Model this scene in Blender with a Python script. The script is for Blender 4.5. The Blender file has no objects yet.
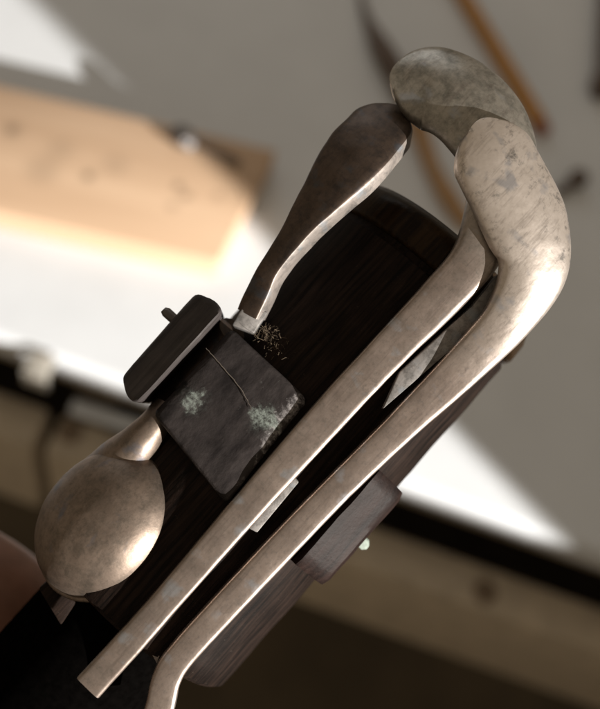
import bpy, bmesh, math, random
from mathutils import Vector, Matrix, noise
random.seed(7)
scene = bpy.context.scene
COL = scene.collection

# ------------------------------------------------------------------ camera
W, H, F = 600.0, 709.0, 974.0            # photograph size and focal length in its pixels
PITCH, ROLL, CAMH = math.radians(60), math.radians(19.8), 0.407
sp, cp, sr, cr = math.sin(PITCH), math.cos(PITCH), math.sin(ROLL), math.cos(ROLL)
r0, u0 = Vector((1, 0, 0)), Vector((0, sp, cp))
RIGHT, UP, BACK = r0*cr + u0*sr, -r0*sr + u0*cr, Vector((0, -cp, sp))
CAM = Vector((0, 0, CAMH))
cd = bpy.data.cameras.new('camera'); cam = bpy.data.objects.new('camera', cd); COL.objects.link(cam)
M = Matrix((RIGHT, UP, BACK)).transposed().to_4x4(); M.translation = CAM
cam.matrix_world = M
cd.sensor_fit = 'VERTICAL'; cd.sensor_height = 24; cd.sensor_width = 24*W/H
cd.lens = 24*F/H; cd.clip_start = 0.005; cd.clip_end = 50
cd.dof.use_dof = True; cd.dof.focus_distance = 0.150; cd.dof.aperture_fstop = 8.0
scene.camera = cam

def ray(u, v): return RIGHT*((u-W/2)/F) + UP*((H/2-v)/F) - BACK
def on_z(u, v, z=0.0):
    d = ray(u, v); return CAM + d*((z-CAM.z)/d.z)

# ------------------------------------------------------------------ light
scene.view_settings.view_transform = 'Standard'; scene.view_settings.look = 'None'
scene.view_settings.exposure = 0.0; scene.view_settings.gamma = 1
world = bpy.data.worlds.new('World'); scene.world = world; world.use_nodes = True
bg = world.node_tree.nodes['Background']; bg.inputs[0].default_value = (0.198, 0.162, 0.119, 1); bg.inputs[1].default_value = 1.42

T1, T2 = on_z(30, 0), on_z(530, 510)     # the straight edge between sun and shade on the table
AZ = (T2-T1).normalized(); ELEV = math.radians(17)
LAMP = T2 + (AZ*math.cos(ELEV) + Vector((0, 0, 1))*math.sin(ELEV))*6.0
def area(name, loc, target, size, power, color, shape='DISK'):
    l = bpy.data.lights.new(name, 'AREA'); l.shape = shape; l.size = size; l.energy = power; l.color = color
    o = bpy.data.objects.new(name, l); COL.objects.link(o); o.location = loc
    o.rotation_euler = (Vector(target)-Vector(loc)).to_track_quat('-Z', 'Y').to_euler(); return o
area('low_sunlight', LAMP, (0, 0.15, 0.1), 0.06, 1330, (1.0, 0.95, 0.88))
area('soft_fill', Vector((-1.2, 2.6, 1.6)), (0, 0.1, 0.1), 1.3, 8, (0.92, 0.96, 1.0), 'SQUARE')  # unseen soft lamp added at far left to vary reflections in the metal

# ------------------------------------------------------------------ materials
def mat(name):
    m = bpy.data.materials.new(name); m.use_nodes = True
    nt = m.node_tree; return m, nt, nt.nodes['Principled BSDF']
def nz(nt, scale, detail=4, rough=0.55, stretch=None, dist=0.0):
    tc = nt.nodes.new('ShaderNodeTexCoord'); n = nt.nodes.new('ShaderNodeTexNoise')
    n.inputs['Scale'].default_value = scale; n.inputs['Detail'].default_value = detail
    n.inputs['Roughness'].default_value = rough; n.inputs['Distortion'].default_value = dist
    if stretch:
        mp = nt.nodes.new('ShaderNodeMapping'); mp.inputs['Scale'].default_value = stretch
        nt.links.new(tc.outputs['Object'], mp.inputs[0]); nt.links.new(mp.outputs[0], n.inputs[0])
    else: nt.links.new(tc.outputs['Object'], n.inputs[0])
    return n.outputs['Fac']
def ramp(nt, fac, stops):
    r = nt.nodes.new('ShaderNodeValToRGB'); e = r.color_ramp.elements
    while len(e) < len(stops): e.new(0.5)
    for k, (p, c) in enumerate(stops):
        e[k].position = p; e[k].color = (*c, 1) if len(c) == 3 else c
    nt.links.new(fac, r.inputs[0]); return r.outputs[0]
def mixc(nt, fac, a, b):
    m = nt.nodes.new('ShaderNodeMix'); m.data_type = 'RGBA'
    nt.links.new(fac, m.inputs[0])
    for s, x in ((6, a), (7, b)):
        if isinstance(x, tuple): m.inputs[s].default_value = (*x, 1)
        else: nt.links.new(x, m.inputs[s])
    return m.outputs[2]
def bump(nt, b, fac, strength, dist):
    n = nt.nodes.new('ShaderNodeBump'); n.inputs['Strength'].default_value = strength; n.inputs['Distance'].default_value = dist
    nt.links.new(fac, n.inputs['Height'])
    if b.inputs['Normal'].links: nt.links.new(b.inputs['Normal'].links[0].from_socket, n.inputs['Normal'])
    nt.links.new(n.outputs[0], b.inputs['Normal'])
def plain(name, col, rough=0.5, metal=0.0, var=0.25, scale=300, bmp=0.2, bd=0.0002):
    m, nt, b = mat(name); f = nz(nt, scale, 5)
    d = tuple(c*(1-var) for c in col); l = tuple(min(1, c*(1+var)) for c in col)
    nt.links.new(ramp(nt, f, [(0.3, d), (0.7, l)]), b.inputs['Base Color'])
    b.inputs['Roughness'].default_value = rough; b.inputs['Metallic'].default_value = metal
    bump(nt, b, f, bmp, bd); return m
def metal(name, base, dark, blue, spots=(0.52, 0.66), rough=(0.34, 0.52), metallic=0.75, yband=None, ry=(0.014, 0.034), hook_light_cols=((0.70, 0.63, 0.57), (0.53, 0.465, 0.415))):
    m, nt, b = mat(name)
    c1 = ramp(nt, nz(nt, 170, 5, 0.6), [(0.32, tuple(x*0.72 for x in base)), (0.68, base)])
    fine = nz(nt, 1500, 4, 0.7)
    c2 = mixc(nt, ramp(nt, fine, [(0.50, (0, 0, 0)), (0.72, (0.35, 0.35, 0.35))]), c1, dark)
    blot = ramp(nt, nz(nt, 430, 9, 0.74, dist=0.15), [(spots[0], (0, 0, 0)), (spots[1], (0.85, 0.85, 0.85))])
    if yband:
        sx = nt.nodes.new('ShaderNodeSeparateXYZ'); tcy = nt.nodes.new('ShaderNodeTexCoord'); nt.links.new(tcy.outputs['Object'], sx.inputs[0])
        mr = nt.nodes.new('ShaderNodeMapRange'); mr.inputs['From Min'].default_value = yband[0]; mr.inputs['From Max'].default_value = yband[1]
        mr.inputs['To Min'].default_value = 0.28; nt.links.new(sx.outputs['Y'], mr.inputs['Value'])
        hook_light = nt.nodes.new('ShaderNodeMapRange'); hook_light.inputs['From Min'].default_value = ry[0]; hook_light.inputs['From Max'].default_value = ry[1]; nt.links.new(sx.outputs['Y'], hook_light.inputs['Value'])
        c2 = mixc(nt, hook_light.outputs[0], c2, mixc(nt, fine, *hook_light_cols))  # light on the curved hooks painted in as a paler silver
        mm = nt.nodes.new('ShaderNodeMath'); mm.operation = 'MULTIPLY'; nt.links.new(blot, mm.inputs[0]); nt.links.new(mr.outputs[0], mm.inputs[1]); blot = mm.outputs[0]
    c3 = mixc(nt, blot, c2, dark)
    bl = ramp(nt, nz(nt, 240, 3, 0.5, stretch=(1, 1.3, 0.8)), [(0.60, (0, 0, 0)), (0.72, (0.7, 0.7, 0.7))])
    c4 = mixc(nt, bl, c3, blue)
    st = nz(nt, 1300, 4, 0.7, stretch=(1, 0.05, 1))
    c4 = mixc(nt, ramp(nt, st, [(0.52, (0, 0, 0)), (0.70, (0.45, 0.45, 0.45))]), c4, tuple(x*0.45 for x in base))
    pit = nz(nt, 1500, 5, 0.7)
    c4 = mixc(nt, ramp(nt, pit, [(0.66, (0, 0, 0)), (0.74, (0.35, 0.35, 0.35))]), c4, dark)
    bump(nt, b, pit, -0.3, 0.00005)
    nt.links.new(c4, b.inputs['Base Color']); b.inputs['Metallic'].default_value = metallic
    rr = nt.nodes.new('ShaderNodeMapRange'); rr.inputs['To Min'].default_value = rough[0]; rr.inputs['To Max'].default_value = rough[1]
    nt.links.new(nz(nt, 500, 5, 0.65), rr.inputs['Value']); nt.links.new(rr.outputs[0], b.inputs['Roughness'])
    bump(nt, b, fine, 0.25, 0.00006)
    bump(nt, b, nz(nt, 260, 3, 0.5), 0.25, 0.0004)
    bump(nt, b, nz(nt, 900, 3, 0.6, stretch=(1, 0.06, 1)), 0.15, 0.00006)
    return m
def darkwood(name, base, light, rough=0.42, speck=None, grain=900, stains_shade=(), gs=0.05):
    m, nt, b = mat(name)
    g = nz(nt, grain, 5, 0.65, stretch=(1, gs, 1))
    c = ramp(nt, g, [(0.35, base), (0.62, light)])
    big = nz(nt, 120, 4, 0.6)
    c = mixc(nt, ramp(nt, big, [(0.35, (0, 0, 0)), (0.7, (0.55, 0.55, 0.55))]), c, tuple(x*0.45 for x in base))
    sfac = nz(nt, 1700, 3, 0.75)
    c = mixc(nt, ramp(nt, sfac, [(0.64, (0, 0, 0)), (0.76, (0.3, 0.3, 0.3))]), c, (0.07, 0.055, 0.045))
    if speck:
        c = mixc(nt, ramp(nt, nz(nt, 190, 6, 0.7), [(0.64, (0, 0, 0)), (0.69, (0.8, 0.8, 0.8))]), c, speck)
    if stains_shade:
        tcs = nt.nodes.new('ShaderNodeTexCoord'); wn = nt.nodes.new('ShaderNodeTexNoise'); wn.inputs['Scale'].default_value = 700; wn.inputs['Detail'].default_value = 5; wn.inputs['Roughness'].default_value = .7
        nt.links.new(tcs.outputs['Object'], wn.inputs[0])
        wa = nt.nodes.new('ShaderNodeVectorMath'); wa.operation = 'MULTIPLY_ADD'; wa.inputs[1].default_value = (.0052, .0052, .0052); nt.links.new(wn.outputs['Color'], wa.inputs[0])
        nt.links.new(tcs.outputs['Object'], wa.inputs[2])
        patch = ramp(nt, nz(nt, 1300, 5, 0.7), [(0.40, (0.12, 0.12, 0.12)), (0.60, (1, 1, 1))])
        for p, rad, k, scol in stains_shade:
            dn = nt.nodes.new('ShaderNodeVectorMath'); dn.operation = 'DISTANCE'; dn.inputs[1].default_value = p + Vector((.0026, .0026, .0026)); nt.links.new(wa.outputs[0], dn.inputs[0])
            mr = nt.nodes.new('ShaderNodeMapRange'); mr.inputs['From Min'].default_value = rad; mr.inputs['From Max'].default_value = rad*0.3; mr.inputs['To Max'].default_value = k
            nt.links.new(dn.outputs['Value'], mr.inputs['Value']); fac = mr.outputs[0]
            if scol[0] > 0.1:
                mu = nt.nodes.new('ShaderNodeMath'); mu.operation = 'MULTIPLY'; nt.links.new(fac, mu.inputs[0]); nt.links.new(patch, mu.inputs[1]); fac = mu.outputs[0]
            c = mixc(nt, fac, c, scol)
    nt.links.new(c, b.inputs['Base Color']); b.inputs['Roughness'].default_value = rough
    b.inputs['Specular IOR Level'].default_value = 0.07
    bump(nt, b, g, 0.35, 0.00010); bump(nt, b, sfac, 0.3, 0.00008); bump(nt, b, nz(nt, 300, 4, 0.6), 0.35, 0.0004)
    return m

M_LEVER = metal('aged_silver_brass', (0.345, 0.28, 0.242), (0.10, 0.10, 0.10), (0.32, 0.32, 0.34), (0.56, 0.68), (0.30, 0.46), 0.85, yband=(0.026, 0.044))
M_PADDLE = metal('tarnished_touchpiece', (0.335, 0.272, 0.236), (0.085, 0.088, 0.075), (0.30, 0.31, 0.33), (0.42, 0.70), (0.30, 0.46), 0.85, yband=(0.026, 0.046), ry=(0.028, 0.044), hook_light_cols=((0.40, 0.375, 0.33), (0.29, 0.27, 0.238)))
M_SPOON = metal('dark_tarnished_brass', (0.10, 0.072, 0.056), (0.025, 0.022, 0.022), (0.06, 0.065, 0.075), (0.45, 0.7), (0.36, 0.55))
M_CUP = metal('worn_brass_cup', (0.25, 0.195, 0.158), (0.075, 0.066, 0.054), (0.11, 0.12, 0.15), (0.46, 0.74), (0.42, 0.56), 0.85)
M_EDGE = metal('filed_metal', (0.55, 0.51, 0.47), (0.16, 0.15, 0.15), (0.25, 0.28, 0.32), (0.55, 0.7), (0.4, 0.6), 0.6)
M_WOOD = darkwood('blackened_wood', (0.0035, 0.0024, 0.002), (0.021, 0.013, 0.010), 0.62, None, 1500)
M_BLOCK = darkwood('dark_block_wood', (0.024, 0.021, 0.021), (0.060, 0.052, 0.050), 0.5, (0.09, 0.09, 0.085), 500)
M_RBLOCK = darkwood('brown_block_wood', (0.006, 0.0038, 0.0034), (0.023, 0.0138, 0.0118), 0.5, None, 600)
M_GREEN = plain('verdigris', (0.22, 0.26, 0.225), 0.8, 0, 0.35, 900, 0.6, 0.0003)
M_LINT = plain('lint', (0.11, 0.08, 0.05), 0.9, 0, 0.4)
M_PAD = plain('leather_pad', (0.16, 0.12, 0.085), 0.8, 0, 0.4, 500)
M_TENON = plain('tenon_shade', (0.0015, 0.0013, 0.0012), 1.0, 0, 0.4, 800, 0.0); M_TENON.node_tree.nodes['Principled BSDF'].inputs['Specular IOR Level'].default_value = 0.0  # near-black: shade over the lower tube put into the tenon's colour
M_RIM = metal('dirty_lit_edge', (0.24, 0.21, 0.19), (0.08, 0.075, 0.07), (0.15, 0.17, 0.19), (0.48, 0.66), (0.45, 0.65), 0.5)  # dirty edge metal, paler to paint in sunlight on the spoon's rim
M_DULL = metal('dull_grey_metal', (0.25, 0.235, 0.225), (0.07, 0.065, 0.06), (0.16, 0.18, 0.2), (0.46, 0.62), (0.5, 0.7), 0.4)
M_PIN = plain('steel_pin', (0.10, 0.09, 0.085), 0.4, 0.8, 0.3, 600)

# ------------------------------------------------------------------ mesh helpers
def finish(name, bm, m, parent=None, smooth=40, matrix=None):
    bmesh.ops.recalc_face_normals(bm, faces=bm.faces)
    me = bpy.data.meshes.new(name); bm.to_mesh(me); bm.free()
    me.materials.append(m)
    if smooth:
        for p in me.polygons: p.use_smooth = True
        me.set_sharp_from_angle(angle=math.radians(smooth))
    o = bpy.data.objects.new(name, me); COL.objects.link(o)
    if parent: o.parent = parent
    if matrix: o.matrix_local = matrix
    return o
def empty(name, matrix):
    o = bpy.data.objects.new(name, None); COL.objects.link(o); o.matrix_world = matrix; o.empty_display_size = 0.01
    return o
def tag(o, label, cat, group=None):
    o['label'] = label; o['category'] = cat
    if group: o['group'] = group
    return o
def catmull(pts, n, warp=1.0):
    out = []; P = [pts[0]] + list(pts) + [pts[-1]]; k = len(pts)-1
    for i in range(n+1):
        t = (1-(1-i/n)**warp)*k; j = min(int(t), k-1); f = t-j
        p0, p1, p2, p3 = P[j], P[j+1], P[j+2], P[j+3]
        out.append([0.5*((2*b)+(-a+c)*f+(2*a-5*b+4*c-d)*f*f+(-a+3*b-3*c+d)*f**3) for a, b, c, d in zip(p0, p1, p2, p3)])
    return out
def box(bm, x0, x1, y0, y1, z0, z1, bev=0.0, seg=2):
    r = bmesh.ops.create_cube(bm, size=1.0)
    for v in r['verts']:
        v.co = Vector(((x0+x1)/2+v.co.x*(x1-x0), (y0+y1)/2+v.co.y*(y1-y0), (z0+z1)/2+v.co.z*(z1-z0)))
    if bev:
        es = list({e for v in r['verts'] for e in v.link_edges})
        bmesh.ops.bevel(bm, geom=es, offset=bev, segments=seg, profile=0.5, affect='EDGES')
def rough_up(bm, amp, scale, seed=0.0):
    for v in bm.verts:
        v.co += noise.noise_vector(v.co*scale + Vector((seed, seed*1.7, 0)))*amp
def tube(bm, pts, rads, seg=12, cap=True):
    rings = []
    for i, p in enumerate(pts):
        p = Vector(p); a = Vector(pts[max(i-1, 0)]); b = Vector(pts[min(i+1, len(pts)-1)])
        t = (b-a).normalized(); s = t.orthogonal().normalized() if i == 0 else (s - t*s.dot(t)).normalized()
        w = t.cross(s); rr = rads[i] if isinstance(rads, (list, tuple)) else rads
        rings.append([bm.verts.new(p + (s*math.cos(2*math.pi*k/seg) + w*math.sin(2*math.pi*k/seg))*rr) for k in range(seg)])
    for A, B in zip(rings, rings[1:]):
        for k in range(seg): bm.faces.new((A[k], A[(k+1) % seg], B[(k+1) % seg], B[k]))
    if cap: bm.faces.new(rings[0][::-1]); bm.faces.new(rings[-1])
def lathe(bm, prof, seg=64, closed=True):
    """prof: (radius, y) pairs, spun round the y axis"""
    rings = [[bm.verts.new((r*math.sin(2*math.pi*k/seg), y, r*math.cos(2*math.pi*k/seg))) for k in range(seg)] for r, y in prof]
    for A, B in zip(rings, rings[1:]):
        for k in range(seg): bm.faces.new((A[k], A[(k+1) % seg], B[(k+1) % seg], B[k]))
    if closed: bm.faces.new(rings[0]); bm.faces.new(rings[-1])

# ------------------------------------------------------------------ setting: table, floor, unseen blockers added for shade
EDGE_Y = on_z(300, 446).y
M_TABLE = plain('white_laminate', (0.64, 0.67, 0.71), 0.55, 0, 0.04, 25, 0.05)
M_TEDGE = plain('table_edging', (0.30, 0.25, 0.19), 0.6, 0, 0.2, 60)
M_RAIL = plain('drawer_wood', (0.42, 0.355, 0.27), 0.6, 0, 0.15, 70)
M_DARKWOOD = plain('brown_carcass', (0.06, 0.047, 0.036), 0.7, 0, 0.3, 40)
M_FLOOR = plain('brown_floor', (0.10, 0.075, 0.045), 0.8, 0, 0.3, 8)
M_BLOCKER = plain('blocker_grey', (0.45, 0.43, 0.40), 0.9, 0, 0.05, 10)
def setting(name, bm, m, parent=None):
    o = finish(name, bm, m, parent)
    if not parent: o['kind'] = 'structure'
    return o
bm = bmesh.new(); box(bm, -3, 3, -3, 3, -0.80, -0.76); setting('floor', bm, M_FLOOR)

table = empty('work_table', Matrix.Translation((0, EDGE_Y, 0)))
tag(table, 'white topped work table with open tan drawer, blurred behind the instrument', 'table')
bm = bmesh.new(); box(bm, -0.8, 0.8, 0.0, 0.95, -0.018, 0.0, 0.004, 3); finish('table_top', bm, M_TABLE, table)
bm = bmesh.new(); box(bm, -0.8, 0.8, 0.004, 0.94, -0.030, -0.0185, 0.002); finish('edging', bm, M_TEDGE, table)
bm = bmesh.new(); box(bm, -0.78, 0.78, 0.06, 0.92, -0.20, -0.0305); finish('carcass', bm, M_DARKWOOD, table)
for x in (-0.75, 0.75):
    for y in (0.10, 0.88):
        bm = bmesh.new(); box(bm, x-0.025, x+0.025, y-0.025, y+0.025, -0.76, -0.2005); finish('leg', bm, M_DARKWOOD, table)
# drawers pulled open a little below the table edge
ZD = -0.045; M_PLUG = plain('brown_plug', (0.15, 0.105, 0.065), 0.6)
y_in, y_out = on_z(430, 545, ZD).y - EDGE_Y, on_z(430, 592, ZD).y - EDGE_Y
gapx = on_z(47, 430, ZD).x
def drawer(x0, x1, lab):
    bm = bmesh.new(); box(bm, x0, x1, y_out, y_in, ZD-0.09, ZD, 0.003, 2)
    d = finish('drawer', bm, M_RAIL, table); d['label'] = lab
    bm = bmesh.new(); box(bm, x0+0.01, x1-0.01, y_in+0.0005, 0.058, ZD-0.085, ZD-0.078); finish('drawer_bottom', bm, M_DARKWOOD, d)
    return d
d1 = drawer(gapx+0.003, 0.7, 'tan wooden drawer pulled open, wide'); d2 = drawer(-0.7, gapx-0.003, 'tan drawer beside the wide one')
for (u, v, d) in ((70, 432, d1), (485, 592, d1)):
    p = on_z(u, v, ZD); bm = bmesh.new()
    tube(bm, [(p.x, p.y-EDGE_Y, ZD-0.001), (p.x, p.y-EDGE_Y, ZD+0.0012), (p.x, p.y-EDGE_Y, ZD+0.002)], [0.006, 0.006, 0.004], 14)
    finish('screw_plug', bm, M_PLUG, d)

def seg_thing(name, u1, v1, u2, v2, z, rad, m, label, cat, m2=None, tip='tip'):
    a, b = on_z(u1, v1, z), on_z(u2, v2, z); t = empty(name, Matrix.Translation(a)); tag(t, label, cat); d = b-a
    bm = bmesh.new(); tube(bm, [d*0.0, d*0.02, d*0.9, d*0.92], [rad*0.8, rad, rad, rad*0.8], 12); finish('handle', bm, m, t)
    bm = bmesh.new(); tube(bm, [d*0.9205, d*0.99, d*1.0], [rad*0.7, rad*0.7, rad*0.4], 12); finish(tip, bm, m2 or m, t)
    return t
M_PALE = plain('pale_plastic', (0.62, 0.66, 0.72), 0.5, 0, 0.1)
M_BLACK = plain('black_plastic', (0.018, 0.017, 0.018), 0.5, 0, 0.3)
seg_thing('marker_pen', 72, 406, 150, 430, ZD+0.0045, 0.0042, M_PALE, 'pale blue grey pen lying along the drawer front', 'pen', M_BLACK, 'cap')
M_TAB = plain('beige_tape', (0.42, 0.40, 0.36), 0.6)
p = on_z(40, 366, -0.001); t = empty('tape_tab', Matrix.Translation(p)); tag(t, 'small pale tab stuck to the table edge at left', 'tape')
bm = bmesh.new(); box(bm, -0.006, 0.006, -0.004, 0.006, 0.0012, 0.0022, 0.0003); box(bm, -0.006, 0.006, -0.0065, -0.0042, -0.010, 0.0020, 0.0003)
finish('tab', bm, M_TAB, t)

# unseen pier and ledge, added sunward to shade the far table and drawers
nrm = Vector((-AZ.y, AZ.x, 0)); 
if nrm.y < 0: nrm = -nrm
base = T2 + AZ*1.0
bm = bmesh.new()
q = [base, base+nrm*0.9, base+nrm*0.9+AZ*0.06, base+AZ*0.06]
vb = [bm.verts.new((c.x, c.y, -0.76)) for c in q]; vt = [bm.verts.new((c.x, c.y, 1.3)) for c in q]
bm.faces.new(vb[::-1]); bm.faces.new(vt)
for k in range(4): bm.faces.new((vb[k], vb[(k+1) % 4], vt[(k+1) % 4], vt[k]))
setting('shade_pier', bm, M_BLOCKER)
e1, e2 = Vector((-0.7, EDGE_Y-0.006, -0.004)), Vector((0.55, EDGE_Y-0.006, -0.004))
g1, g2 = e1.lerp(LAMP, 0.15), e2.lerp(LAMP, 0.15)
bm = bmesh.new(); box(bm, g1.x, g2.x, g1.y-0.03, g1.y, -0.76, g1.z); setting('shade_ledge', bm, M_BLOCKER)

# ------------------------------------------------------------------ wooden block with screw on the table
HB = 0.015
c_fr, c_br, c_fl = on_z(219, 262, HB), on_z(277, 150, HB), on_z(0, 213, HB)
dx = (c_fr-c_fl); dx.z = 0; dx.normalize(); dy = Vector((-dx.y, dx.x, 0)); depth = (c_br-c_fr).dot(dy)
mb = Matrix((dx, dy, Vector((0, 0, 1)))).transposed().to_4x4(); mb.translation = Vector((c_fr.x, c_fr.y, 0))
mp, nt, b = mat('pine')
g = nz(nt, 60, 5, 0.6, stretch=(0.09, 1, 1), dist=0.6)
col = ramp(nt, g, [(0.3, (0.44, 0.295, 0.19)), (0.7, (0.55, 0.39, 0.265))])
tc = nt.nodes.new('ShaderNodeTexCoord')
inv = mb.inverted()
for (u, v, rad, k) in ((12, 130, 0.0035, .8), (88, 176, 0.0032, .9), (178, 186, 0.003, .8), (186, 196, 0.003, .75), (42, 170, 0.008, .25), (115, 165, 0.007, .2), (60, 150, 0.007, .2), (218, 196, .0025, .5), (172, 206, .003, .5)):
    p = inv @ on_z(u, v, HB)
    dn = nt.nodes.new('ShaderNodeVectorMath'); dn.operation = 'DISTANCE'; dn.inputs[1].default_value = p
    nt.links.new(tc.outputs['Object'], dn.inputs[0])
    col = mixc(nt, ramp(nt, dn.outputs['Value'], [(rad*0.7, (k, k, k)), (rad*1.25, (0, 0, 0))]), col, (0.10, 0.065, 0.04))
nt.links.new(col, b.inputs['Base Color']); b.inputs['Roughness'].default_value = 0.65
wb = empty('pine_block', mb); tag(wb, 'pale pine wood block with dark knots lying on the white table', 'wood block')
bm = bmesh.new(); box(bm, -0.24, 0, 0, depth, 0.0002, HB, 0.0015, 2); sh = (c_br-c_fr).dot(dx)/depth
for v in bm.verts:
    if v.co.x > -0.1: v.co.x += v.co.y*sh
finish('block', bm, mp, wb)
# screw eye lying on the block
M_GREY = plain('grey_metal', (0.22, 0.22, 0.23), 0.45, 0.3)
a = on_z(181, 136, HB+0.005); bq = on_z(240, 164, HB+0.002); dd = bq-a
t = empty('screw_eye', Matrix.Translation(a)); tag(t, 'dark round headed screw lying on the pine block corner', 'screw')
bm = bmesh.new(); bmesh.ops.create_uvsphere(bm, u_segments=20, v_segments=12, radius=0.0062)
for v in bm.verts: v.co.z *= 0.75
finish('head', bm, M_PIN, t)
bm = bmesh.new(); n = 24; pts = [dd*(0.14+0.86*i/n) for i in range(n+1)]
tube(bm, pts, [0.0016+(0.0004 if i % 2 else 0) if i < n else 0.0003 for i in range(n+1)], 10); finish('shank', bm, M_PIN, t)
bm = bmesh.new(); bmesh.ops.create_uvsphere(bm, u_segments=14, v_segments=8, radius=0.0042)
p2 = on_z(188, 143, HB+0.0038)-a
for v in bm.verts: v.co = v.co*0.9 + p2
finish('head_glint', bm, M_GREY, t)  # paler ball stands in for the glint on the screw head

# ------------------------------------------------------------------ tools on the table
M_AMBER = plain('amber_lacquer', (0.42, 0.20, 0.045), 0.35, 0, 0.15)
M_BROWN = plain('dark_brown_wood', (0.085, 0.055, 0.038), 0.5, 0, 0.3)
M_HORN = plain('golden_brown_wood', (0.34, 0.20, 0.09), 0.5, 0, 0.25)
M_RED = plain('red_brown', (0.30, 0.10, 0.05), 0.6, 0, 0.2)
a, bq = on_z(545, 132, 0.004), on_z(440, -42, 0.004); d = bq-a
t = empty('pencil', Matrix.Translation(Vector((a.x, a.y, 0.0045)))); tag(t, 'thick amber pencil with black side lying beyond the metal touchpieces', 'pencil')
dirp = d.normalized(); sd = Vector((-dirp.y, dirp.x, 0)); L = d.length; R = 0.0050
for name, ks, m in (('barrel', (0, 1, 4, 5), M_AMBER), ('black_stripe', (2, 3), M_BLACK)):
    bm = bmesh.new()
    for k in ks:
        vs = []
        for kk in (k, k+1):
            an = math.radians(60*kk + 0)
            off = sd*math.cos(an)*R + Vector((0, 0, 1))*math.sin(an)*R
            vs.append((off+dirp*0.006, off+d))
        bm.faces.new([bm.verts.new(c) for c in (vs[0][0], vs[1][0], vs[1][1], vs[0][1])])
    finish(name, bm, m, t, 0)
bm = bmesh.new(); tube(bm, [dirp*-0.001, dirp*0.0005, dirp*0.007], [0.003, 0.0040, 0.0042], 14); finish('dipped_end', bm, M_RED, t)

def bent(name, pts, m_list, label, cat, names):
    a = on_z(pts[0][0], pts[0][1], 0); t = empty(name, Matrix.Translation(a)); tag(t, label, cat)
    cm = catmull([(*(on_z(u, v, r)-a), r) for u, v, r in pts], 48)
    n = len(m_list)
    for k in range(n):
        s = cm[48*k//n: 48*(k+1)//n+1]; bm = bmesh.new(); tube(bm, [x[:3] for x in s], [x[3]*(1.0 if k == 0 else .97) for x in s], 14)
        finish(names[k], bm, m_list[k], t)
bent('bent_scraper', [(360, -8, .0016), (368, 20, .003), (383, 50, .0062), (402, 84, .0066), (417, 122, .0055), (432, 165, .0046), (448, 196, .0052), (468, 226, .004)],
     [M_BROWN, M_HORN], 'curved dark and golden brown tool behind the raised touchpieces', 'tool', ['dark_handle', 'golden_handle'])
a = on_z(579, 178, 0.005); t = empty('dark_screw', Matrix.Translation(a)); tag(t, 'small dark screw on table right of the bright touchpiece', 'screw')
bm = bmesh.new(); bmesh.ops.create_uvsphere(bm, u_segments=16, v_segments=10, radius=0.0055); finish('head', bm, M_BROWN, t)
bm = bmesh.new(); e = on_z(556, 194, 0.003)-a; tube(bm, [e*0.2, e*0.9, e], [0.003, 0.0026, 0.0006], 10); finish('shank', bm, M_BROWN, t)
a = on_z(606, -30, 0.005); e = on_z(601, 96, 0.005)-a; t = empty('awl', Matrix.Translation(a)); tag(t, 'dark rod with knob at upper right picture edge', 'awl')
bm = bmesh.new(); tube(bm, [e*0, e*0.86], 0.0036, 12); finish('rod', bm, M_BROWN, t)
bm = bmesh.new(); tube(bm, [e*0.85, e*0.87, e*0.93, e*0.99, e], [0.003, 0.006, 0.0068, 0.005, 0.002], 14); finish('knob', bm, M_BROWN, t)

# ------------------------------------------------------------------ the instrument: local x = across, y = along the tube, z = towards the keys
RT = 0.0207; HOFF = 0.0021; TILT = math.radians(4)
AX = (RIGHT*0.67 + UP*0.742)*math.cos(TILT) - BACK*math.sin(TILT); AX.normalize()
VX = (RIGHT*0.742 - UP*0.67); VX = (VX - AX*VX.dot(AX)).normalized(); NX = VX.cross(AX)
G = CAM + ray(320, 395)*0.1721
MI = Matrix((VX, AX, NX)).transposed().to_4x4(); MI.translation = G
MINV = MI.inverted(); CL = MINV @ CAM
def loc(u, v, h):
    """pixel -> instrument coordinates on the plane h above the tube's axis"""
    h += HOFF; d = MINV.to_3x3() @ ray(u, v); return CL + d*((h-CL.z)/d.z)
def scale_at(p): return (CL-p).length*0.985/F            # metres per pixel there

woodwind = empty('woodwind_joint', MI)
tag(woodwind, 'dark wooden woodwind joint with long metal key levers held above the table', 'woodwind')

a_end = loc(445, 258, 0.0).y
BOT = -0.150; STEP = loc(200, 687, 0.010).y
bm = bmesh.new()
prof = [(0.0135, STEP), (RT-0.0008, STEP), (RT, STEP+0.0008)] + [(RT*(1+0.004*math.sin(k*1.3)), STEP+0.001+(a_end-0.0095-STEP)*k/24) for k in range(1, 25)]
prof += [(RT-0.0006, a_end-0.0080), (RT-0.0007, a_end-0.0071), (0.0125, a_end-0.0071)]
band = [(0.0116, a_end-0.0070), (RT-0.0005, a_end-0.0070), (RT+0.0002, a_end-0.0065), (RT+0.0004, a_end-0.006), (RT+0.0003, a_end-0.0030), (RT-0.0003, a_end-0.0014), (RT-0.0018, a_end), (0.0125, a_end), (0.0116, a_end-0.0008)]
lathe(bm, prof, 96); body = finish('wooden_body', bm, M_WOOD, woodwind, 45)
bm = bmesh.new(); lathe(bm, band, 96); finish('end_band', bm, darkwood('warm_sheen_wood', (0.009, 0.0055, 0.0035), (0.036, 0.021, 0.010), 0.3), body, 45)  # warm reflection on the rim painted as browner wood
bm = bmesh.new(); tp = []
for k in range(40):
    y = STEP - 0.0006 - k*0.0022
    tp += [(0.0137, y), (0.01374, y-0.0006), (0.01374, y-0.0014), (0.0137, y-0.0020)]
lathe(bm, [(0.006, STEP-0.0002)] + [(0.0137, STEP-0.0003)] + tp + [(0.006, tp[-1][1]-0.001)], 64); finish('shade_tenon', bm, M_TENON, woodwind, 45)

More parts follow.
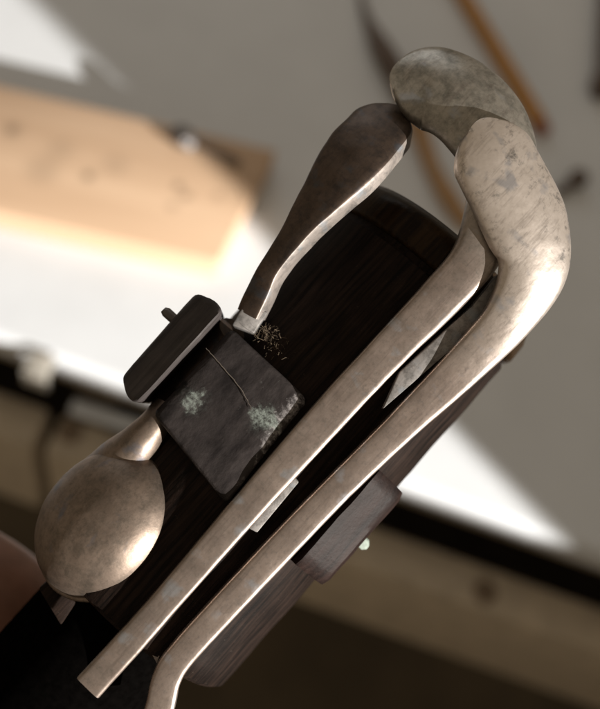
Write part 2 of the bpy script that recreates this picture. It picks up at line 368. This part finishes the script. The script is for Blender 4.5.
# --- ribbons: levers, touches
def ribbon(name, pts, thick, m, parent, roundend=True, n=70, dome=0.18, amp=0.00006, bev=0.22, endround0=False, seed=1.0, edge=None, crown=0.0):
    """pts: (u, v, width px, h, roll deg). a bar following the pixels at height h, with bevelled domed section"""
    cm = catmull(pts, n, 1.7 if roundend else 1.0); C = []
    for u, v, w, h, r in cm:
        p = loc(u, v, h); C.append((p, w*scale_at(p), math.radians(r)))
    fr = []; s_cum = [0]
    for i in range(1, len(C)): s_cum.append(s_cum[-1] + (C[i][0]-C[i-1][0]).length)
    tot = s_cum[-1]
    bm = bmesh.new(); rings = []
    st = []
    for i in range(len(C)):
        st.append((s_cum[i], 1.0))
    for i, (p, w, r) in enumerate(C):
        t = (C[min(i+1, n)][0]-C[max(i-1, 0)][0]).normalized()
        s = t.cross(Vector((0, 0, 1))).normalized(); nn = s.cross(t).normalized()
        q = Matrix.Rotation(r, 3, t); s = q @ s; nn = q @ nn
        k = 1.0
        if roundend:
            re = C[-1][1]*0.5; e = tot - s_cum[i]
            if e < re: k = max(0.06, math.sqrt(max(0, 1-((re-e)/re)**2)))
        if endround0:
            re = C[0][1]*0.5; e = s_cum[i]
            if e < re: k = max(0.06, math.sqrt(max(0, 1-((re-e)/re)**2)))
        hw = w*0.5*k; b = min(bev*(1+1.7*min(1, max(0, (w-0.006)/0.005)))*thick, hw*0.6); up = dome*thick
        sag = crown*max(0.0, w*0.5-0.0030)*k**0.5
        def S(x, y): return (x, y - sag*(x/(w*0.5))**2)
        top = [(-hw+b, -up*0.5)] + [(hw*f, -up*f*f*0.5) for f in (-0.7, -0.45, -0.2, 0, 0.2, 0.45, 0.7)] + [(hw-b, -up*0.5)]
        sec = [(-hw, -thick+b), (-hw, -b-up*0.6), (-hw+b*0.35, -b*0.4-up*0.55)] + top + [(hw-b*0.35, -b*0.4-up*0.55), (hw, -b-up*0.6), (hw, -thick+b), (hw-b, -thick), (0, -thick), (-hw+b, -thick)]
        sec = [S(*q) for q in sec]
        rings.append([bm.verts.new(p + s*x + nn*y) for x, y in sec])
    m_ = len(rings[0])
    for A, B in zip(rings, rings[1:]):
        for k in range(m_): bm.faces.new((A[k], A[(k+1) % m_], B[(k+1) % m_], B[k]))
    bm.faces.new(rings[0]); bm.faces.new(rings[-1])
    if edge:
        for f in bm.faces:
            if len(f.verts) == 4 and f.index < 0: pass
        for A, B in zip(rings, rings[1:]):
            for k in (0, 12, 13):
                for f in A[k].link_faces:
                    if A[(k+1) % m_] in f.verts and B[k] in f.verts: f.material_index = 1
    rough_up(bm, amp, 350, seed)
    o = finish(name, bm, m, parent, 50)
    if edge: o.data.materials.append(edge)
    return o

def plate(name, poly, h0, h1, m, parent, bev=0.0003, seg=2, amp=0.0):
    bm = bmesh.new()
    lo = [bm.verts.new(loc(u, v, h1) + Vector((0, 0, h0-h1))) for u, v in poly]; hi = [bm.verts.new(loc(u, v, h1)) for u, v in poly]
    bm.faces.new(lo[::-1]); bm.faces.new(hi)
    for k in range(len(poly)): bm.faces.new((lo[k], lo[(k+1) % len(poly)], hi[(k+1) % len(poly)], hi[k]))
    bmesh.ops.recalc_face_normals(bm, faces=bm.faces)
    if bev: bmesh.ops.bevel(bm, geom=bm.edges[:], offset=bev, segments=seg, profile=0.5, affect='EDGES')
    if amp: rough_up(bm, amp, 400)
    return finish(name, bm, m, parent, 40)

# long lever whose touchpiece lies behind
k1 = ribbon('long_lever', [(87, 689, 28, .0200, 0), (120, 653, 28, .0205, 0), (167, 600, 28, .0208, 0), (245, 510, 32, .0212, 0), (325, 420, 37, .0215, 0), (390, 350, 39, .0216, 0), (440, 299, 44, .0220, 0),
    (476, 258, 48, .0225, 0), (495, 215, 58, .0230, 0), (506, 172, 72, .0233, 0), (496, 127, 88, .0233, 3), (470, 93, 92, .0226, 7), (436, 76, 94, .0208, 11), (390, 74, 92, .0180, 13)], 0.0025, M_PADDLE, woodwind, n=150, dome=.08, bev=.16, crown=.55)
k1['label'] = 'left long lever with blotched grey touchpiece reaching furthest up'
# right lever, touchpiece in front
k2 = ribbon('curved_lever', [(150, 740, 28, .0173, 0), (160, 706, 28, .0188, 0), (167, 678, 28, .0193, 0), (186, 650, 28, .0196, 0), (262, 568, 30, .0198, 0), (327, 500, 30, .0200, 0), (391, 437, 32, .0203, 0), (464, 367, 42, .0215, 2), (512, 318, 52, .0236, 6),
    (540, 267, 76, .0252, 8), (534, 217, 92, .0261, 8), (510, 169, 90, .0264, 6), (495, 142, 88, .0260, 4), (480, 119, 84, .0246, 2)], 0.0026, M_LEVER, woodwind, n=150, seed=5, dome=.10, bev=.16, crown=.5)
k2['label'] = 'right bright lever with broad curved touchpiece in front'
plate('rib', [(383, 409), (400, 372), (472, 306), (498, 274), (503, 276), (502, 300), (474, 330)], .0180, .0203, M_DULL, k1, 0.0002, 2, 0.00006)
plate('hinge_lug', [(246, 527), (257, 533), (299, 482), (292, 474)], .0150, .0186, M_DULL, k1, 0.0002, 2, 0.00008)
plate('spring_tip', [(152, 655), (157, 664), (162, 648)], .0165, .0172, M_RIM, k1, 0.0001)

# --- wooden block (two cheeks with a slot) on the left for the spoon key
HBK = .0205
blk = empty('key_block', Matrix.Identity(4)); blk.parent = woodwind
def cheek(name, poly, h0, h1, bev, m, amp=0.00014, tiltv=0.0, smoothcut=8):
    bm = bmesh.new()
    def P(u, v):
        p = loc(u, v, h1); return p
    pts = [P(u, v) for u, v in poly]; xm = max(p.x for p in pts)
    lo = [bm.verts.new((p.x, p.y, h0)) for p in pts]; hi = [bm.verts.new((p.x, p.y, p.z - tiltv*(xm-p.x))) for p in pts]
    bm.faces.new(lo[::-1]); bm.faces.new(hi)
    for k in range(len(pts)): bm.faces.new((lo[k], lo[(k+1) % len(pts)], hi[(k+1) % len(pts)], hi[k]))
    bmesh.ops.recalc_face_normals(bm, faces=bm.faces)
    bmesh.ops.bevel(bm, geom=bm.edges[:], offset=bev, segments=3, profile=0.5, affect='EDGES')
    bmesh.ops.triangulate(bm, faces=bm.faces[:])
    for _ in range(3):
        es = [e for e in bm.edges if e.calc_length() > 0.0012]
        if es: bmesh.ops.subdivide_edges(bm, edges=es, cuts=1)
        bmesh.ops.triangulate(bm, faces=[f for f in bm.faces if len(f.verts) > 3])
    rough_up(bm, amp, 300); rough_up(bm, amp*0.4, 1100, 3)
    return finish(name, bm, m, blk, 35)
xr = loc(308, 400, HBK).x
def hb(u, v): return HBK - 0.20*(xr - loc(u, v, HBK).x)
GR, GY, RECESS_SHADE = (0.25, 0.285, 0.26), (0.32, 0.30, 0.30), (0.006, 0.006, 0.006)
SP = [(188, 405, .0013, .8, GR), (195, 399, .0014, .85, GR), (201, 391, .0010, .7, GR), (258, 414, .0018, .8, GR), (266, 418, .0021, .9, GR), (273, 424, .0015, .8, GR), (180, 386, .0020, 1, RECESS_SHADE), (175, 380, .0018, 1, RECESS_SHADE),  # last two: dark of the recess near the pin painted as black spots
      (299, 399, .0013, .8, GY), (290, 408, .0014, .9, GY), (283, 418, .0014, .8, GY), (275, 431, .0014, .85, GY), (268, 443, .0014, .8, GY), (244, 480, .0010, .4, GY), (258, 463, .0010, .5, GY),
      (264, 419, .0034, .12, GR), (193, 400, .0030, .12, GR)]
M_CHEEK = darkwood('stained_shaded_wood', (0.018, 0.0155, 0.0155), (0.048, 0.041, 0.040), 0.5, (0.09, 0.09, 0.085), 500, [(loc(u, v, hb(u, v)), r, k, c) for u, v, r, k, c in SP], gs=0.3)
cheek('wide_cheek', [(150, 414), (231, 326), (309, 400), (226, 505)], .004, HBK, .0010, M_CHEEK, tiltv=0.20)
cheek('narrow_cheek', [(117, 376), (124, 396), (136, 405), (223, 311), (216, 300), (194, 288)], .000, .0210, .0009, M_BLOCK, tiltv=0.85)
cheek('slot_floor', [(146, 396), (166, 408), (236, 332), (220, 316)], .000, .0030, .0002, M_WOOD)
def pin(name, u, v, h, length, rad, m, parent, du=-1.0, bulge=1.0):
    bm = bmesh.new(); p = loc(u, v, h)
    tube(bm, [p+Vector((-du*length, 0, 0)), p+Vector((du*0.0002, 0, 0)), p+Vector((du*0.0008, 0, 0))], [rad, rad*bulge, rad*0.6], 14)
    rough_up(bm, rad*0.15, 900); return finish(name, bm, m, parent, 50)
pin('pivot_pin', 167, 313, .0150, .005, .0008, M_PIN, blk)
# verdigris crusts and a crack line on the wide cheek
def crust(name, poly, h, t, m, parent):
    bm = bmesh.new(); pts = [loc(u, v, h) for u, v in poly]; c = sum(pts, Vector())/len(pts)
    top = bm.verts.new(c + Vector((0, 0, t)))
    rings = []
    for k, zz in ((1.0, 0), (0.75, t*0.8), (0.4, t*0.95)):
        rings.append([bm.verts.new(c + (p-c)*k + Vector((0, 0, zz))) for p in pts])
    n = len(pts)
    for A, B in zip(rings, rings[1:]):
        for i in range(n): bm.faces.new((A[i], A[(i+1) % n], B[(i+1) % n], B[i]))
    for i in range(n): bm.faces.new((rings[-1][i], rings[-1][(i+1) % n], top))
    bmesh.ops.subdivide_edges(bm, edges=bm.edges[:], cuts=2, use_grid_fill=True)
    rough_up(bm, 0.00022, 900, 2); rough_up(bm, 0.00012, 2500, 4)
    return finish(name, bm, m, parent, 60)
def blob(cx, cy, rx, ry, n=11, jit=0.3, rot=0.0):
    out = []
    for k in range(n):
        a = 2*math.pi*k/n; j = 1+random.uniform(-jit, jit); x, y = math.cos(a)*rx*j, math.sin(a)*ry*j
        out.append((cx+x*math.cos(rot)-y*math.sin(rot), cy+x*math.sin(rot)+y*math.cos(rot)))
    return out
bm = bmesh.new(); cpts = catmull([(206, 348), (222, 366), (240, 388), (252, 410)], 24)
tube(bm, [loc(u+random.uniform(-.5, .5), v, hb(u, v)) + Vector((0, 0, -.00003)) for u, v in cpts], [0.00003+0.00005*math.sin(math.pi*min(1, (i+3)/28)) for i in range(25)], 6)
finish('scratch', bm, plain('scratch_wood', (0.10, 0.082, 0.066), 0.7), blk)
# --- spoon key: touch, shank, arm, domed cup with leather pad
key = empty('spoon_key', Matrix.Identity(4)); key.parent = woodwind
ribbon('touch', [(246, 314, 25, .0168, -24), (255, 294, 26, .0176, -24), (269, 266, 24, .0186, -26), (294, 230, 32, .0200, -28), (320, 194, 52, .0210, -28), (338, 170, 66, .0212, -26), (357, 146, 72, .0208, -24), (377, 124, 68, .0192, -22), (396, 104, 60, .0160, -20)],
       0.0036, M_SPOON, key, n=90, dome=0.08, bev=0.07, amp=.00012, edge=M_RIM, crown=.25)
plate('shank', [(232, 325), (246, 302), (268, 312), (254, 334)], .0120, .0166, M_DULL, key, 0.0003, 2, .0001)
bm = bmesh.new(); tube(bm, [loc(232, 330, .0125), loc(205, 358, .0070), loc(175, 394, .0070), loc(160, 414, .0120)], [.0024, .0022, .0022, .0022], 14); finish('arm', bm, M_SPOON, key)

# domed cup
roll = Matrix.Rotation(math.radians(-25), 4, 'Y')
pc = loc(107, 523, .0118)
mc = Matrix.Translation(pc) @ roll @ Matrix.Diagonal((0.84, 1, 1, 1)) @ Matrix.Rotation(math.radians(90), 4, 'X')
RC = 0.0130
def cupmesh(bm, prof, seg=72): lathe(bm, prof, seg)
prof = [(RC*0.99, -0.0009), (RC*1.02, -0.0006), (RC*1.02, 0.0002), (RC*1.0, 0.0005), (RC*0.975, 0.0006)]
prof += [(RC*0.97*math.cos(t), 0.0007+0.0076*math.sin(t)) for t in [math.radians(d) for d in range(4, 90, 5)]] + [(0.0002, 0.0083)]
bm = bmesh.new(); lathe(bm, prof, 72); rough_up(bm, .00012, 250, 8); rough_up(bm, .00003, 900, 8); cup = finish('cup', bm, M_CUP, key, 60, mc)
bm = bmesh.new(); lathe(bm, [(RC*0.90, -0.0038), (RC*0.965, -0.0030), (RC*0.97, -0.0009), (RC*0.9, -0.00085)], 48); rough_up(bm, .00015, 500); finish('leather_pad', bm, M_PAD, cup)
# tapered tongue that runs from the arm onto the dome
bm = bmesh.new(); tp = catmull([tuple(loc(*q)) for q in ((168, 406, .0125), (152, 427, .0132), (138, 444, .0128), (122, 461, .0105), (104, 482, .0060))], 22)
tube(bm, tp, [.0021+.0030*(i/22)**1.3 for i in range(23)], 24); rough_up(bm, .0001, 400); finish('tongue', bm, M_CUP, key, 60)
# raised seat of the cup on the tube
plate('cup_seat', [(38, 588), (50, 578), (76, 602), (60, 626)], .004, .0108, M_WOOD, body, .0004, 2, .0001)

# --- right hand block for the curved lever
rb = empty('lever_block', Matrix.Identity(4)); rb.parent = woodwind
p0, p1, po = loc(291, 560, .0150), loc(377, 468, .0150), loc(409, 488, .0100)
bm = bmesh.new()
y0, y1 = p0.y, p1.y; x0 = (p0.x+p1.x)/2; x1 = po.x
secp = [(x0, .002), (x0, .0150), (x0+.0005, .0156), (x0+.0008, .0158), (x1-.0016, .0130), (x1-.0006, .0123), (x1, .0112), (x1+.0002, .0060), (x1-.0008, .0040), (x1-.003, .002)]
rows = []
for i in range(15):
    t = i/14; e = min(t, 1-t)*14; k = 1 - 0.05*max(0, 1-e)
    rows.append([bm.verts.new((x0+(x-x0)*k, y0+(y1-y0)*t, z*k+HOFF if z > .003 else z)) for x, z in secp])
for A, B in zip(rows, rows[1:]):
    for k in range(len(secp)): bm.faces.new((A[k], A[(k+1) % len(secp)], B[(k+1) % len(secp)], B[k]))
bm.faces.new(rows[0]); bm.faces.new(rows[-1]); rough_up(bm, .00015, 300, 6)
finish('outer_cheek', bm, M_RBLOCK, rb, 26)
pin('pivot_pin', 364, 544, .0080, .006, .0008, M_GREEN, rb, 1.0, 1.3)
# --- lint caught between spoon shank and block
bm = bmesh.new()
for k in range(200):
    t = random.random(); t = t**1.5; u, v = 256+44*t+random.gauss(0, 4), 326+52*t+random.gauss(0, 4)
    if t < .35: u += random.uniform(-2, 12)
    h = .0140+random.uniform(0, .0025)
    p = loc(u, v, h); q = [p]
    d = Vector((random.gauss(0, 1), random.gauss(0, 1), random.gauss(0, .7))).normalized()
    for s in range(5):
        d = (d + Vector((random.gauss(0, .5), random.gauss(0, .5), random.gauss(0, .4)))).normalized(); q.append(q[-1]+d*random.uniform(.00006, .0003)*(2.6 if k % 7 == 0 else 1.0))
    tube(bm, q, random.uniform(.000012, .000035), 4)
o = finish('lint', bm, M_LINT, woodwind); o['kind'] = 'stuff'

# ------------------------------------------------------------------ hand behind the lower tube
ms, nt, b = mat('skin')
nt.links.new(ramp(nt, nz(nt, 250, 5), [(0.3, (0.15, 0.068, 0.043)), (0.7, (0.21, 0.10, 0.066))]), b.inputs['Base Color'])
b.inputs['Roughness'].default_value = 0.5; b.inputs['Subsurface Weight'].default_value = 0.1; b.inputs['Subsurface Radius'].default_value = (.003, .001, .0006)
bump(nt, b, nz(nt, 1500, 4), 0.3, 0.0002)
verts, edges, rad = [], [], []
def V(p, r): verts.append(Vector(p)); rad.append(r); return len(verts)-1
wr = V((-.045, -.172, -.040), .022); pm = V((-.036, -.142, -.038), .019); edges.append((wr, pm))
def finger(points):
    last = pm
    for (x, y, z, r) in points:
        i = V((x, y, z), r); edges.append((last, i)); last = i
for j, (yy, l) in enumerate(((-.068, .6), (-.086, .65), (-.104, .6), (-.121, .55))):
    finger([(-.036, yy-.006, -.026, .0105), (-.026, yy, -.0235, .0088), (.000, yy-.001, -.0282, .0082), (.016*l, yy-.003, -.0235, .0074), (.0225*l, yy-.005, -.0145, .0062)])
finger([(-.036, -.127, -.014, .011), (-.030, -.118, .010, .0098), (-.018, -.106, .0225, .0085)])
me = bpy.data.meshes.new('person'); me.from_pydata(verts, edges, []); me.materials.append(ms)
hand = bpy.data.objects.new('person', me); COL.objects.link(hand); hand.matrix_world = MI
sk = hand.modifiers.new('skin', 'SKIN'); sk.use_smooth_shade = True
for i, sv in enumerate(me.skin_vertices[0].data): sv.radius = (rad[i], rad[i]); sv.use_root = (i == 0)
ss = hand.modifiers.new('sub', 'SUBSURF'); ss.levels = 2; ss.render_levels = 3
tag(hand, 'hand with bare finger gripping the dark tube behind the round cup', 'person')
